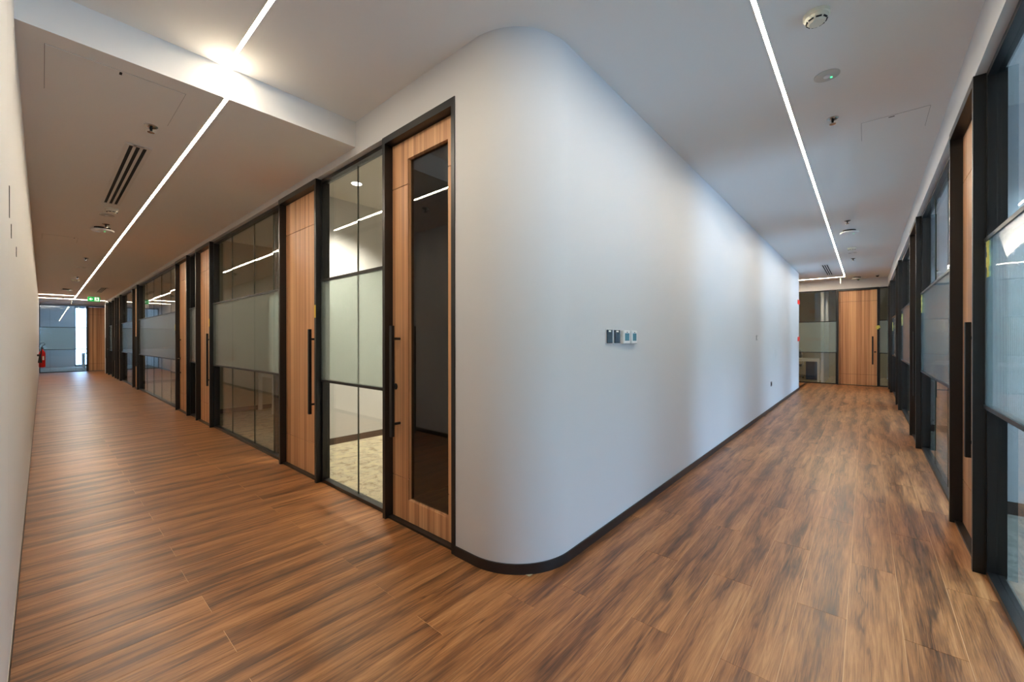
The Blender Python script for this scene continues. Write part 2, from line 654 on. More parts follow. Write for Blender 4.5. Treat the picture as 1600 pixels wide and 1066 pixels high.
# ------------------------------------------------------------------ left wall
wl = struct(box('wall_left', M['gap'], XF, XC + .3, YE - .12, YE - .014, 0, ZC), 'cream panelled wall beside the camera')
joints = [XC + .3, -2.59, -3.09, -3.76, -4.7, -6.35, -8.6, -11.0, -13.4, -15.8, -18.2, -20.6, -23.0, XF]
for a, b in zip(joints, joints[1:]):
    box('wall_panel', M['cream'], b + .0012, a - .0012, YE - .014, YE, .064, ZC, wl)
struct(box('baseboard_left', M['skirt'], XF, XC + .3, YE - .014, YE + .002, 0, .058), 'dark skirting of the cream wall')
struct(box('trim_1', M['caulk'], XF, XC + .3, YE - .013, YE + .001, .058, .064), 'cream sealant line above the left skirting')
for (x, z0, z1) in ((-2.68, 1.86, 1.99), (-2.83, 1.80, 1.86), (-3.36, 1.79, 1.84)):
    box('hinge_slot', M['gap'], x - .012, x + .012, YE, YE + .0015, z0, z1, wl)
struct(box('wall_back', M['paint'], XC + .3, XC + .4, -1.5, .05, 0, ZC), 'white wall behind the viewer')


# ------------------------------------------------------------------ partition builders
class Wall:
    """maps (s along, d depth behind the face, z) to world"""
    def __init__(self, kind, face, sign=1):
        self.kind, self.face, self.sign = kind, face, sign

    def box(self, mb, s0, s1, d0, d1, z0, z1):
        a, b = self.face + self.sign * d0, self.face + self.sign * d1
        if self.kind == 'y':
            return mb.box(s0, s1, a, b, z0, z1)
        return mb.box(a, b, s0, s1, z0, z1)

    def pt(self, s, d, z):
        v = self.face + self.sign * d
        return (s, v, z) if self.kind == 'y' else (v, s, z)

    def one(self, name, mat, parent, s0, s1, d0, d1, z0, z1, bevel=0.):
        return self.box(MB(), s0, s1, d0, d1, z0, z1).build(name, mat, parent, bevel=bevel)


WLft = Wall('y', YA)
WRgt = Wall('x', XC)
WFarR = Wall('y', YF)
WFarL = Wall('x', XF, -1)
counters = {'door': 0, 'window': 0}


def door(w, s0, s1, handle, label, vision=None, lock=True, detail=True):
    """portal frame s0..s1 outer, three walnut panels, bar handle on side 'lo' or 'hi'"""
    counters['door'] += 1
    root = empty('door_%d' % counters['door'], w.pt((s0 + s1) / 2, .06, 0), label, None, None, 'structure')
    J, HD = .034, .05
    f = MB()
    w.box(f, s0, s0 + J, -.006, .125, 0, ZT)
    w.box(f, s1 - J, s1, -.006, .125, 0, ZT)
    w.box(f, s0 + J, s1 - J, -.006, .125, ZT - HD, ZT)
    f.build('door_frame', M['black'], root)
    w.one('threshold', M['black'], root, s0 + J, s1 - J, .02, .12, 0, .016)
    a, b = s0 + J + .003, s1 - J - .003
    zb, zt = .018, ZT - HD - .004
    D0, D1 = .06, .072
    G1, G2 = .330, 2.497
    g = .003
    if vision is None:
        w.one('leaf_core', M['gap'], root, a, b, D1, .108, zb, zt)
        for z0, z1 in ((zb, G1 - g), (G1 + g, G2 - g), (G2 + g, zt)):
            w.one('door_panel', M['veneer'], root, a, b, D0, D1, z0, z1)
    else:
        v0, v1, vz0, vz1 = vision
        mbk = MB()
        for (p, q_, z0, z1) in ((a, v0 - .006, zb, zt), (v1 + .006, b, zb, zt), (v0 - .006, v1 + .006, zb, vz0 - .006), (v0 - .006, v1 + .006, vz1 + .006, zt)):
            w.box(mbk, p, q_, D1, .108, z0, z1)
        mbk.build('leaf_core', M['gap'], root)
        p1 = MB()
        w.box(p1, a, v0, D0, D1, G2 + g, zt)
        w.box(p1, v1, b, D0, D1, G2 + g, zt)
        w.box(p1, v0, v1, D0, D1, vz1, zt)
        p1.build('door_panel', M['veneer'], root)
        p3 = MB()
        w.box(p3, a, v0, D0, D1, zb, G1 - g)
        w.box(p3, v1, b, D0, D1, zb, G1 - g)
        w.box(p3, v0, v1, D0, D1, zb, vz0)
        p3.build('door_panel', M['veneer'], root)
        for p, q_ in ((a, v0), (v1, b)):
            w.one('door_panel', M['veneer'], root, p, q_, D0, D1, G1 + g, G2 - g)
        bd = MB()
        w.box(bd, v0, v0 + .002, D1, .098, vz0, vz1)
        w.box(bd, v1 - .002, v1, D1, .098, vz0, vz1)
        w.box(bd, v0, v1, D1, .098, vz0, vz0 + .002)
        w.box(bd, v0, v1, D1, .098, vz1 - .002, vz1)
        bd.build('glazing_bead', M['veneer'], root)
        w.one('vision_pane', M['glassdark'], root, v0 + .002, v1 - .002, .086, .094, vz0 + .002, vz1 - .002)
    if handle:
        hs = a + .095 if handle == 'lo' else b - .095
        hr = w.one('door_handle', M['blackmetal'], root, hs - .016, hs + .016, -.022, .004, .638, 1.458, bevel=.002)
        for z in (.73, 1.362):
            if w.kind == 'y':
                MB().lathe([(.010, w.sign * .004), (.010, w.sign * .06)], (hs, w.face, z), 12, 'Y').build('handle_standoff', M['blackmetal'], hr, smooth=True)
            else:
                MB().lathe([(.010, w.sign * .004), (.010, w.sign * .06)], (w.face, hs, z), 12, 'X').build('handle_standoff', M['blackmetal'], hr, smooth=True)
        if lock:
            ls = a + .04 if handle == 'lo' else b - .04
            ax = 'Y' if w.kind == 'y' else 'X'
            c = w.pt(ls, 0, 1.0)
            lk = MB().lathe([(.022, w.sign * .050), (.024, w.sign * .060)], c, 20, ax).build('lock_rose', M['blackmetal'], root, smooth=True)
            MB().lathe([(.008, w.sign * .022), (.011, w.sign * .030), (.009, w.sign * .051)], c, 14, ax).build('thumb_turn', M['chrome'], lk, smooth=True)
    return root


def bay(w, s0, s1, joints, label, reeded=True, tilt=0.):
    """glazed bay: slim black frame, panes with butt joints, two transoms, reeded band in front"""
    counters['window'] += 1
    root = empty('window_%d' % counters['window'], w.pt((s0 + s1) / 2, .07, 0), label, None, None, 'structure')
    P = .03
    D0, D1 = .045, .105
    f = MB()
    w.box(f, s0, s0 + P, D0, D1, 0, ZT - .001)
    w.box(f, s1 - P, s1, D0, D1, 0, ZT - .001)
    w.box(f, s0 + P, s1 - P, D0, D1, ZT - .032, ZT - .001)
    w.box(f, s0 + P, s1 - P, D0, D1, 0, .03)
    f.build('window_frame', M['black'], root)
    for z in (TL, TU):
        w.one('transom', M['black'], root, s0 + .008, s1 - .008, .034, .072, z - .011, z + .011)
    js = [s0 + P] + list(joints) + [s1 - P]
    for i, (p, q_) in enumerate(zip(js, js[1:])):
        e0 = 0 if i == 0 else .0015
        e1 = 0 if i == len(js) - 2 else .0015
        o = w.one('pane', M['glass'], root, p + e0, q_ - e1, .080, .090, .03, ZT - .032)
        if len(js) > 2:            # panes are never hung perfectly flush
            o.data.transform(Matrix.Translation(-Vector(w.pt((p + q_) / 2, .085, 1.4))))
            o.data.transform(Matrix.Rotation(R(random.uniform(-.22, .22)), 4, 'Z') @ Matrix.Rotation(R(random.uniform(-.06, .06)), 4, 'X' if w.kind == 'y' else 'Y'))
            o.data.transform(Matrix.Translation(Vector(w.pt((p + q_) / 2, .085, 1.4))))
    for j in joints:
        w.one('pane_joint', M['joint'], root, j - .0018, j + .0018, .0785, .0915, .03, ZT - .032)
    if reeded:
        w.one('reeded_panel', M['reed'], root, s0 + .010, s1 - .010, .0385, .0435, TL + .011, TU - .011)
    return root


def bulkhead(name, w, s0, s1, z1, label):
    return struct(w.one(name, M['paint'], None, s0, s1, 0, .12, ZT, z1), label)


# --- left partition, from the rounded corner to the far end
bulkhead('wall_left_bulkhead', WLft, XBEAM, -1.945, ZC, 'white bulkhead over the first left door')
bulkhead('wall_left_bulkhead', WLft, -23.5, XBEAM, ZL, 'white bulkhead over the glazed left partition')
D = [(-2.772, -1.945), (-4.848, -3.920), (-8.550, -7.650), (-10.146, -9.190), (-15.930, -15.070), (-19.680, -18.790), (-21.120, -20.230), (-23.400, -22.500)]
door(WLft, *D[0], 'lo', 'walnut door with a tall glass vision panel, beside the rounded white wall', vision=(-2.535, -2.085, .175, 2.682))
door(WLft, *D[1], 'hi', 'plain walnut door in the left partition, nearest solid leaf with a long black bar')
door(WLft, *D[2], 'hi', 'walnut door on the far side of the wide olive glass bay')
door(WLft, *D[3], 'lo', 'walnut door just past the narrow glass strip on the left')
door(WLft, *D[4], 'hi', 'walnut door past the long mirror-like glass bay on the left')
door(WLft, *D[5], 'lo', 'walnut door sixth along the left partition')
door(WLft, *D[6], 'hi', 'walnut door seventh along the left partition')
door(WLft, *D[7], 'lo', 'walnut door at the far end of the left partition')
bay(WLft, D[0][0] - 1.148, D[0][0], [-3.30], 'clear two-pane glass bay beside the vision-panel door')
bay(WLft, D[2][1], D[1][0], [-6.84, -5.915, -5.25], 'wide olive-tinted glass bay past the second left door')
bay(WLft, D[3][1], D[2][0], [], 'narrow glass strip between two walnut doors on the left')
bay(WLft, D[4][1], D[3][0], [-14.1, -13.1, -12.1, -11.1], 'long mirror-like glass bay in the left partition')
bay(WLft, D[5][1], D[4][0], [-17.85, -16.9], 'three-pane glass bay far along the left partition')
bay(WLft, D[6][1], D[5][0], [], 'narrow glass strip far along the left partition')
bay(WLft, D[7][1], D[6][0], [], 'last glass bay of the left partition')
struct(box('wall_left_pier', M['paint'], -23.56, -23.40, YA - .02, 6.6, 0, ZC), 'white pier closing the left partition')

# --- right partition
bulkhead('wall_right_bulkhead', WRgt, YE, YF, ZC, 'white bulkhead over the right partition')
E_ = [(3.549, 4.447), (7.124, 8.092), (10.787, 11.690), (14.310, 15.220)]
door(WRgt, *E_[0], 'lo', 'nearest walnut door in the right partition with a broad black bar')
door(WRgt, *E_[1], 'lo', 'second walnut door along the right partition')
door(WRgt, *E_[2], 'lo', 'third walnut door along the right partition')
door(WRgt, *E_[3], 'lo', 'last walnut door along the right partition')
bay(WRgt, .06, E_[0][0], [1.2, 2.35], 'nearest blue daylit glass bay at the right edge')
bay(WRgt, E_[0][1], E_[1][0], [5.33, 6.22], 'second blue daylit glass bay on the right')
bay(WRgt, E_[1][1], E_[2][0], [9.0, 9.9], 'third blue daylit glass bay on the right')
bay(WRgt, E_[2][1], E_[3][0], [12.55, 13.4], 'fourth blue daylit glass bay on the right')
struct(box('wall_right_pier', M['black'], XC, XC + .12, E_[3][1], YF, 0, ZT), 'black end panel of the right partition')
struct(box('wall_right_corner', M['paint'], XC, XC + .3, -.1, .06, 0, ZT), 'white corner pier at the start of the right partition')

# --- far wall of the right corridor
bulkhead('wall_far', WFarR, -8, XC + .12, ZC, 'white bulkhead over the far walnut door')
door(WFarR, -.663, .283, 'hi', 'walnut door facing the camera at the end of the right corridor')
bay(WFarR, -3.1, -.663, [-2.2, -.985], 'glass bay left of the far walnut door')
bay(WFarR, .283, XC + .03, [], 'narrow glass strip right of the far walnut door')
struct(box('wall_far_side', M['paint'], -8, -3.1, YF, YF + .12, 0, ZT), 'white wall of the side corridor')
struct(box('wall_side_end', M['paint'], -8.1, -8, 13.4, YF + .12, 0, ZC), 'end wall of the side corridor')

# --- far wall of the left corridor
struct(box('wall_end', M['paint'], XF - .12, XF, YE - .1, 6.6, ZT, ZC), 'white bulkhead at the end of the left corridor')
door(WFarL, 1.300, 2.240, 'hi', 'walnut door facing the camera at the end of the left corridor')
bay(WFarL, YE, 1.300, [.21, .955], 'glass bay at the end of the left corridor')
struct(box('wall_end_side', M['paint'], XF - .12, XF, 2.24, 6.6, 0, ZT), 'white wall beside the far left door')

# ------------------------------------------------------------------ rooms behind the left partition
struct(box('wall_room_back', M['dimpaint'], -26, -1.4, 6.5, 6.62, 0, 3.2), 'back wall of the left rooms')
for x, mt in ((-2.79, 'paint'), (-5.25, 'paint'), (-9.02, 'dimpaint'), (-17.1, 'dimpaint'), (-19.95, 'dimpaint')):
    rw = struct(box('wall_divider', M[mt], x - .05, x + .05, YA + .12, 6.5, 0, 3.2), 'dividing wall between left rooms')
    for s in (-1, 1):
        box('baseboard', M['skirt2'], x + s * .05, x + s * .058, YA + .14, 6.5, .002, .085, rw)
    box('wall_end_cap', M['black'], x - .05, x + .05, YA + .107, YA + .12, 0, ZT, rw)

# ------------------------------------------------------------------ rooms behind the right partition
for y in (4.95, 8.65, 12.3):
    rw = struct(box('wall_divider_right', M['paint'], XC + .16, XW, y - .05, y + .05, 0, ZC), 'dividing wall between right rooms')
    box('baseboard', M['skirt2'], XC + .16, XW, y - .058, y - .05, .002, .1, rw)
struct(box('wall_right_room_end', M['paint'], XC + .3, XW + .1, -1.5, -1.4, 0, ZC), 'end wall of the right rooms')
struct(box('wall_far_room_end', M['dimpaint'], -3.2, XW + .1, 19.4, 19.5, 0, ZC), 'back wall of the far rooms')
struct(box('wall_far_room_side', M['dimpaint'], -3.3, -3.2, YF + .12, 19.5, 0, ZC), 'side wall of the far room')
struct(box('wall_far_room_divider', M['paint'], -1.06, -.98, YF + .14, 18.2, 0, ZC), 'white divider behind the far glass bay')
struct(box('wall_far_room_right', M['paint'], XC + .12, XC + .2, YF + .02, 19.4, 0, ZC), 'white divider right of the far room')


def outside_window(name, x, y0, y1, n, label, sgn=1):
    counters['window'] += 1
    root = empty('window_%d' % counters['window'], (x, (y0 + y1) / 2, 0), label, None, None, 'structure')
    f = MB()
    f.box(x, x + sgn * .1, y0, y1, 0, .09)
    f.box(x, x + sgn * .1, y0, y1, ZC - .12, ZC)
    st = (y1 - y0) / n
    for i in range(n + 1):
        yc = y0 + st * i
        f.box(x, x + sgn * .1, max(yc - .035, y0), min(yc + .035, y1), .09, ZC - .12)
    f.build('window_frame', M['winframe'], root)
    for i in range(n):
        box('pane', M['winglass'], x + sgn * .045, x + sgn * .055, y0 + st * i + .035, y0 + st * (i + 1) - .035, .09, ZC - .12, root)


struct(box('wall_daylight_block', M['paint'], XW, XW + .1, -1.4, 1.9, 0, ZC), 'unseen solid wall cutting the daylight of the nearest right room')  # unseen, kept solid here so less daylight reaches the curved wall
outside_window('w', XW, 1.9, 19.4, 14, 'outside windows of the right rooms')
# end room of the left corridor: window behind the glass
struct(box('wall_end_room', M['paint'], -31.1, -31.0, YE - .2, 1.10, 0, ZC), 'white wall left of the far window')
struct(box('wall_end_room_side', M['paint'], -31.1, XF - .12, YE - .2, YE - .1, 0, ZC), 'side wall of the end room')
struct(box('wall_end_room_right', M['paint'], -31.1, XF - .12, 3.2, 3.3, 0, ZC), 'right wall of the end room')
struct(box('wall_end_room_far', M['paint'], -31.1, -31.0, 2.1, 3.3, 0, ZC), 'white wall right of the far window')
outside_window('w', -31.0, 1.10, 2.1, 1, 'outside window of the end room', -1)


# ------------------------------------------------------------------ linear lights
def linear_light(label, segs, group='recessed linear ceiling lights'):
    """segs: boxes of the luminous diffuser"""
    c = segs[0]
    root = empty('linear_light', (c[0], c[2], c[4]), label, 'light', group)
    mb = MB()
    for s in segs:
        mb.box(*s)
    mb.build('diffuser', M['led'], root)
    t = MB()
    for (xa, xb, ya, yb, za, zb) in segs:
        if xb - xa > yb - ya and xb - xa > zb - za:
            t.box(xa, xb, ya - .002, ya, za, zb)
            t.box(xa, xb, yb, yb + .002, za, zb)
        elif yb - ya > zb - za:
            t.box(xa - .002, xa, ya, yb, za, zb)
            t.box(xb, xb + .002, ya, yb, za, zb)
    t.build('trim_edge', M['ledtrim'], root)
    return root


LW = .0102
YL, XL = .800, -.452
TH = .004
linear_light('white light line on the upper ceiling, running down the face of the ceiling drop', [
    (XBEAM, XL - LW, YL - LW, YL + LW, ZC - TH, ZC),
    (XBEAM, XBEAM + TH, YL - LW, YL + LW, ZL, ZC - TH)])
linear_light('long white light line under the lowered ceiling of the left corridor', [
    (-23.05, XBEAM + TH, YL - LW, YL + LW, ZL - TH, ZL)])
linear_light('long white light line over the right corridor', [(XL - LW, XL + LW, YL - LW, 14.98, ZC - TH, ZC)])
linear_light('cross light line at the end of the right corridor, running to the left', [(-7.5, XL - LW, 14.945, 14.98, ZC - TH, ZC)])
linear_light('short cross light line from the cream wall, nearer of two at the corridor end', [(-21.32, -21.285, YE + .01, YL - LW, ZL - TH, ZL)])
linear_light('cross light line at the end of the left corridor, farther of the two', [(-23.085, -23.05, YE + .01, YA - .02, ZL - TH, ZL)])


# ------------------------------------------------------------------ ceiling devices
def sprinkler(x, y, z, label):
    root = empty('sprinkler', (x, y, z), label, 'sprinkler', 'ceiling sprinklers')
    MB().lathe([(.040, z), (.040, z - .004), (.026, z - .012)], (x, y, 0), 24).build('escutcheon', M['chrome'], root, smooth=True)
    MB().lathe([(.009, z - .012), (.007, z - .038), (.004, z - .045)], (x, y, 0), 12).build('body', M['gap'], root, smooth=True)
    MB().lathe([(.022, z - .045), (.022, z - .048)], (x, y, 0), 16).build('deflector', M['chrome'], root)
    return root


def smoke_detector(x, y, z, label, s=1.0):
    root = empty('smoke_detector', (x, y, z), label, 'smoke detector', 'ceiling smoke detectors')
    MB().lathe([(.062 * s, z), (.062 * s, z - .018), (.057 * s, z - .022)], (x, y, 0), 36).build('base', M['device'], root, smooth=True)
    head = MB().lathe([(.055 * s, z - .022), (.053 * s, z - .034), (.036 * s, z - .052), (.033 * s, z - .053)], (x, y, 0), 36).build('sensor_head', M['device'], root, smooth=True)
    for i in range(8):
        t = 2 * math.pi * i / 8 + .3
        v = MB()
        v.box(-.0025, .0025, -.013 * s, .013 * s, -.004, .004)
        o = v.build('vent_slot', M['gap'], head)
        o.location = (x + math.cos(t) * .0455 * s, y + math.sin(t) * .0455 * s, z - .0425)
        o.rotation_euler = (0, R(38), 0)
        o.rotation_mode = 'XYZ'
        o.rotation_euler = (Matrix.Rotation(t, 3, 'Z') @ Matrix.Rotation(R(38), 3, 'Y')).to_euler()
    return root


def flush_disc(x, y, z, label, led=True):
    root = empty('emergency_light', (x, y, z), label, 'emergency light', 'round flush emergency lights')
    MB().lathe([(.072, z), (.072, z - .004), (.066, z - .007), (.030, z - .007)], (x, y, 0), 40).build('cover_disc', M['disc'], root, smooth=True)
    MB().lathe([(.022, z - .007), (.019, z - .012), (.010, z - .014)], (x, y, 0), 24).build('lens', M['white'], root, smooth=True)
    if led:
        MB().lathe([(.006, z - .007), (.006, z - .010)], (x + .022, y + .026, 0), 12).build('green_indicator', M['greenled'], root)
    return root


def access_point(x, y, z, label, blue=True):
    root = empty('wireless_access_point', (x, y, z), label, 'access point', 'round ceiling access points')
    MB().lathe([(.085, z), (.085, z - .028)], (x, y, 0), 32).build('mounting_base', M['gap'], root, smooth=True)
    MB().lathe([(.118, z - .028), (.124, z - .036), (.118, z - .050), (.080, z - .058), (.01, z - .060)], (x, y, 0), 44).build('cover', M['white'], root, smooth=True)
    MB().lathe([(.03, z - .0595), (.028, z - .062)], (x + .0, y, 0), 28).build('centre_badge', M['grille'], root, smooth=True)
    MB().lathe([(.006, z - .056), (.006, z - .061)], (x + .055, y + .02, 0), 12).build('green_indicator', M['greenled'], root)
    return root


def dome_camera(x, y, z, label):
    root = empty('dome_camera', (x, y, z), label, 'camera', 'ceiling dome cameras')
    MB().lathe([(.055, z), (.055, z - .022), (.046, z - .03)], (x, y, 0), 28).build('base', M['white'], root, smooth=True)
    MB().lathe([(.036, z - .03), (.034, z - .042), (.026, z - .056), (.012, z - .064), (.002, z - .066)], (x, y, 0), 28).build('dome', M['glossblack'], root, smooth=True)
    return root


def slot_diffuser(x0, x1, y0, y1, z, along, label, n=3):
    root = empty('slot_diffuser', ((x0 + x1) / 2, (y0 + y1) / 2, z), label, 'air vent', 'linear slot air vents')
    T = .006
    box('slot_plenum', M['gap'], x0 + .004, x1 - .004, y0 + .004, y1 - .004, z - .0012, z, root)
    lo, hi = (y0, y1) if along == 'x' else (x0, x1)
    w = hi - lo
    edge = w * .17
    slot = (w - 2 * edge) / (n + (n - 1) * .75)
    bars = [(lo, lo + edge)]
    p = lo + edge
    for i in range(n - 1):
        p += slot
        bars.append((p, p + slot * .75))
        p += slot * .75
    bars.append((hi - edge, hi))
    for a, b in bars:
        if along == 'x':
            box('blade', M['grille'], x0, x1, a, b, z - T, z - .0012, root)
        else:
            box('blade', M['grille'], a, b, y0, y1, z - T, z - .0012, root)
    if along == 'x':
        box('end_cap', M['grille'], x0, x0 + .03, y0 + edge, y1 - edge, z - T, z - .0012, root)
        box('end_cap', M['grille'], x1 - .03, x1, y0 + edge, y1 - edge, z - T, z - .0012, root)
    else:
        box('end_cap', M['grille'], x0 + edge, x1 - edge, y0, y0 + .03, z - T, z - .0012, root)
        box('end_cap', M['grille'], x0 + edge, x1 - edge, y1 - .03, y1, z - T, z - .0012, root)
    return root


def hatch(x0, x1, y0, y1, z, label, lx, ly):
    root = empty('access_hatch', ((x0 + x1) / 2, (y0 + y1) / 2, z), label, 'access hatch', 'flush ceiling access hatches')
    box('shadow_gap', M['softgap'], x0, x1, y0, y1, z - .0008, z, root)
    box('hatch_panel', M['ceil'], x0 + .002, x1 - .002, y0 + .002, y1 - .002, z - .0022, z - .0008, root)
    box('latch', M['gap'], lx - .018, lx + .018, ly - .006, ly + .006, z - .003, z - .0022, root)
    return root


# left corridor ceiling
hatch(-3.925, -3.330, .010, .614, ZL, 'square flush ceiling hatch just past the ceiling drop', -3.36, .31)
sprinkler(-4.02, .534, ZL, 'sprinkler head beside the big ceiling hatch on the left')
slot_diffuser(-6.66, -4.50, .440, .605, ZL, 'x', 'three-slot air vent in the left corridor ceiling')
smoke_detector(-6.90, .556, ZL, 'ivory smoke detector at the end of the left slot vent')
flush_disc(-7.29, .541, ZL, 'plain round flush disc between left smoke detector and access point', led=False)
sprinkler(-7.87, .575, ZL, 'sprinkler head just before the left access point')
access_point(-8.16, .561, ZL, 'round white access point with indicator lights, left corridor ceiling')
hatch(-9.75, -9.27, .0, .37, ZL, 'small flush ceiling hatch past the left access point', -9.30, .33)
sprinkler(-11.37, .553, ZL, 'sprinkler head halfway along the left corridor')
flush_disc(-12.93, .561, ZL, 'small round flush disc halfway along the left corridor', led=False)
sprinkler(-14.9, .575, ZL, 'sprinkler head by the far smoke detector on the left')
smoke_detector(-15.62, .573, ZL, 'ivory smoke detector far along the left corridor', 1.3)
access_point(-18.7, .50, ZL, 'dark-backed access point near the end of the left corridor')
dome_camera(-22.2, .50, ZL, 'white dome camera between the two far cross light lines')
slot_diffuser(-19.3, -17.4, 1.15, 1.31, ZL, 'x', 'silvery slot vent near the green exit sign')

# right corridor ceiling
smoke_detector(-.207, 2.814, ZC, 'large ivory smoke detector at the top of the right corridor', 1.0)
flush_disc(-.201, 3.513, ZC, 'round flush emergency light with a green indicator')
sprinkler(-.205, 4.223, ZC, 'sprinkler head nearest the camera in the right corridor')
hatch(-.030, .377, 4.475, 4.880, ZC, 'square flush ceiling hatch over the right corridor', .157, 4.50)
sprinkler(-.211, 7.99, ZC, 'sprinkler head in front of the right access point')
access_point(-.206, 8.71, ZC, 'round access point halfway along the right corridor')
smoke_detector(-.206, 10.37, ZC, 'ivory smoke detector far along the right corridor', 1.15)
flush_disc(-.208, 10.99, ZC, 'thin flush disc past the far right smoke detector', led=False)
sprinkler(-.212, 11.77, ZC, 'sprinkler head farthest along the right corridor')
slot_diffuser(-.83, -.665, 12.3, 14.3, ZC, 'y', 'three-slot air vent at the end of the right corridor')
access_point(-.19, 15.35, ZC, 'access point in front of the far walnut door')
dome_camera(-.165, 15.62, ZC, 'dome camera right behind the far access point')
dome_camera(.242, 15.1, ZC, 'white dome camera beside the right bulkhead')


# ------------------------------------------------------------------ exit signs
def flat(mb, pts, plane_x, t):
    """outline (y, z) as a thin plate on the plane x = plane_x, thickness t towards +x"""
    b, n = len(mb.v), len(pts)
    mb.v += [(plane_x, y, z) for y, z in pts] + [(plane_x + t, y, z) for y, z in pts]
    mb.f.append(tuple(b + i for i in range(n)))
    mb.f.append(tuple(b + n + i for i in reversed(range(n))))
    for i in range(n):
        j = (i + 1) % n
        mb.f.append((b + i, b + j, b + n + j, b + n + i))
    return mb


ex = empty('exit_sign', (-20, 1.16, ZL), 'green exit sign with white arrow and running figure hanging from the ceiling', 'sign', 'green exit signs')
sx, sy0, sy1, sz0, sz1 = -20.0, 1.015, 1.315, 2.690, 2.850
plate = box('sign_plate', M['green'], sx - .02, sx, sy0, sy1, sz0, sz1, ex)
box('hanger', M['white'], sx - .014, sx - .006, sy0 + .05, sy0 + .06, sz1, ZL, ex)
box('hanger', M['white'], sx - .014, sx - .006, sy1 - .06, sy1 - .05, sz1, ZL, ex)
ar = MB()
yc, zc_ = sy0 + .075, (sz0 + sz1) / 2
flat(ar, [(yc - .045, zc_), (yc + .002, zc_ + .042), (yc + .018, zc_ + .042), (yc - .010, zc_ + .012), (yc + .045, zc_ + .012),
          (yc + .045, zc_ - .012), (yc - .010, zc_ - .012), (yc + .018, zc_ - .042), (yc + .002, zc_ - .042)], sx, .002)
ar.build('arrow', M['signwhite'], plate)
d = MB()
y1_ = sy0 + .165
flat(d, [(y1_, sz0 + .02), (y1_ + .105, sz0 + .02), (y1_ + .105, sz1 - .02), (y1_, sz1 - .02)], sx, .001)
d.build('doorway_symbol', M['signwhite'], plate)
rn = MB()
yr = y1_ + .052
zr = sz0 + .02
flat(rn, [(yr + .012 * math.cos(t * .5236), zr + .103 + .012 * math.sin(t * .5236)) for t in range(12)], sx + .001, .001)
flat(rn, [(yr - .012, zr + .088), (yr + .014, zr + .088), (yr + .020, zr + .050), (yr - .004, zr + .046)], sx + .001, .001)
flat(rn, [(yr - .004, zr + .050), (yr + .010, zr + .046), (yr - .018, zr + .022), (yr - .024, zr + .004), (yr - .036, zr + .004), (yr - .030, zr + .028)], sx + .001, .001)
flat(rn, [(yr + .004, zr + .050), (yr + .020, zr + .050), (yr + .026, zr + .030), (yr + .046, zr + .022), (yr + .042, zr + .012), (yr + .014, zr + .022)], sx + .001, .001)
flat(rn, [(yr - .012, zr + .086), (yr - .010, zr + .074), (yr - .034, zr + .060), (yr - .042, zr + .068)], sx + .001, .001)
flat(rn, [(yr + .012, zr + .086), (yr + .012, zr + .074), (yr + .040, zr + .066), (yr + .044, zr + .076)], sx + .001, .001)
rn.build('running_figure', M['green'], plate)

ex2 = empty('exit_sign', (-.54, 14.9, ZC), 'exit sign seen edge-on below the light line in the right corridor', 'sign', 'green exit signs')
box('sign_plate', M['white'], -.552, -.536, 14.76, 15.04, 2.945, 3.10, ex2)
box('sign_face', M['green'], -.536, -.534, 14.76, 15.04, 3.06, 3.10, ex2)
box('hanger', M['white'], -.548, -.540, 14.85, 14.86, 3.10, ZC, ex2)
box('hanger', M['white'], -.548, -.540, 14.94, 14.95, 3.10, ZC, ex2)
ex3 = empty('exit_sign', (-22.6, .73, ZL), 'white edge-on sign hanging at the crossing of the left light lines', 'sign', 'green exit signs')
box('sign_plate', M['white'], -22.75, -22.47, .715, .73, 2.70, 2.90, ex3)
box('hanger', M['white'], -22.62, -22.60, .718, .727, 2.90, ZL, ex3)


# ------------------------------------------------------------------ wall devices on the white wall
def wall_reader(y0, y1, label):
    root = empty('card_reader', (XB, (y0 + y1) / 2, 1.375), label, 'card reader', 'dark card readers on the white wall')
    box('back_plate', M['white'], XB, XB + .006, y0 - .004, y1 + .004, 1.322, 1.428, root, .001)
    face = box('reader_face', M['reader'], XB + .006, XB + .014, y0, y1, 1.328, 1.424, root, .002)
    box('label_strip', M['label'], XB + .014, XB + .0145, y0 + .02, y1 - .025, 1.408, 1.419, face)


def thermostat(y0, y1, label):
    root = empty('thermostat', (XB, (y0 + y1) / 2, 1.375), label, 'thermostat', 'white thermostats on the white wall')
    hs = box('housing', M['white'], XB, XB + .026, y0, y1, 1.322, 1.424, root, .006)
    box('screen', M['screen'], XB + .026, XB + .0268, y0 + .018, y1 - .018, 1.345, 1.402, hs)
    box('sensor', M['gap'], XB + .026, XB + .0268, (y0 + y1) / 2 - .008, (y0 + y1) / 2 + .008, 1.406, 1.412, hs)


wall_reader(2.583, 2.662, 'dark card reader on the white wall, leftmost of the four devices')
wall_reader(2.698, 2.780, 'dark card reader next to the white thermostats')
thermostat(2.815, 2.925, 'white thermostat with a teal screen beside the dark readers')
thermostat(2.950, 3.050, 'white thermostat, rightmost of the four wall devices')
sw = empty('light_switch', (XB, 7.82, 1.39), 'small grey switch plate far along the white wall', 'switch')
pl = box('plate', M['plate'], XB, XB + .008, 7.77, 7.87, 1.345, 1.43, sw, .002)
box('rocker', M['white'], XB + .008, XB + .012, 7.80, 7.84, 1.365, 1.41, pl, .001)
so = empty('wall_socket', (XB, 9.2, .505), 'dark socket low on the white wall', 'socket')
pl = box('plate', M['socket'], XB, XB + .008, 9.15, 9.25, .46, .55, so, .002)
box('insert', M['gap'], XB + .008, XB + .010, 9.175, 9.225, .485, .525, pl)

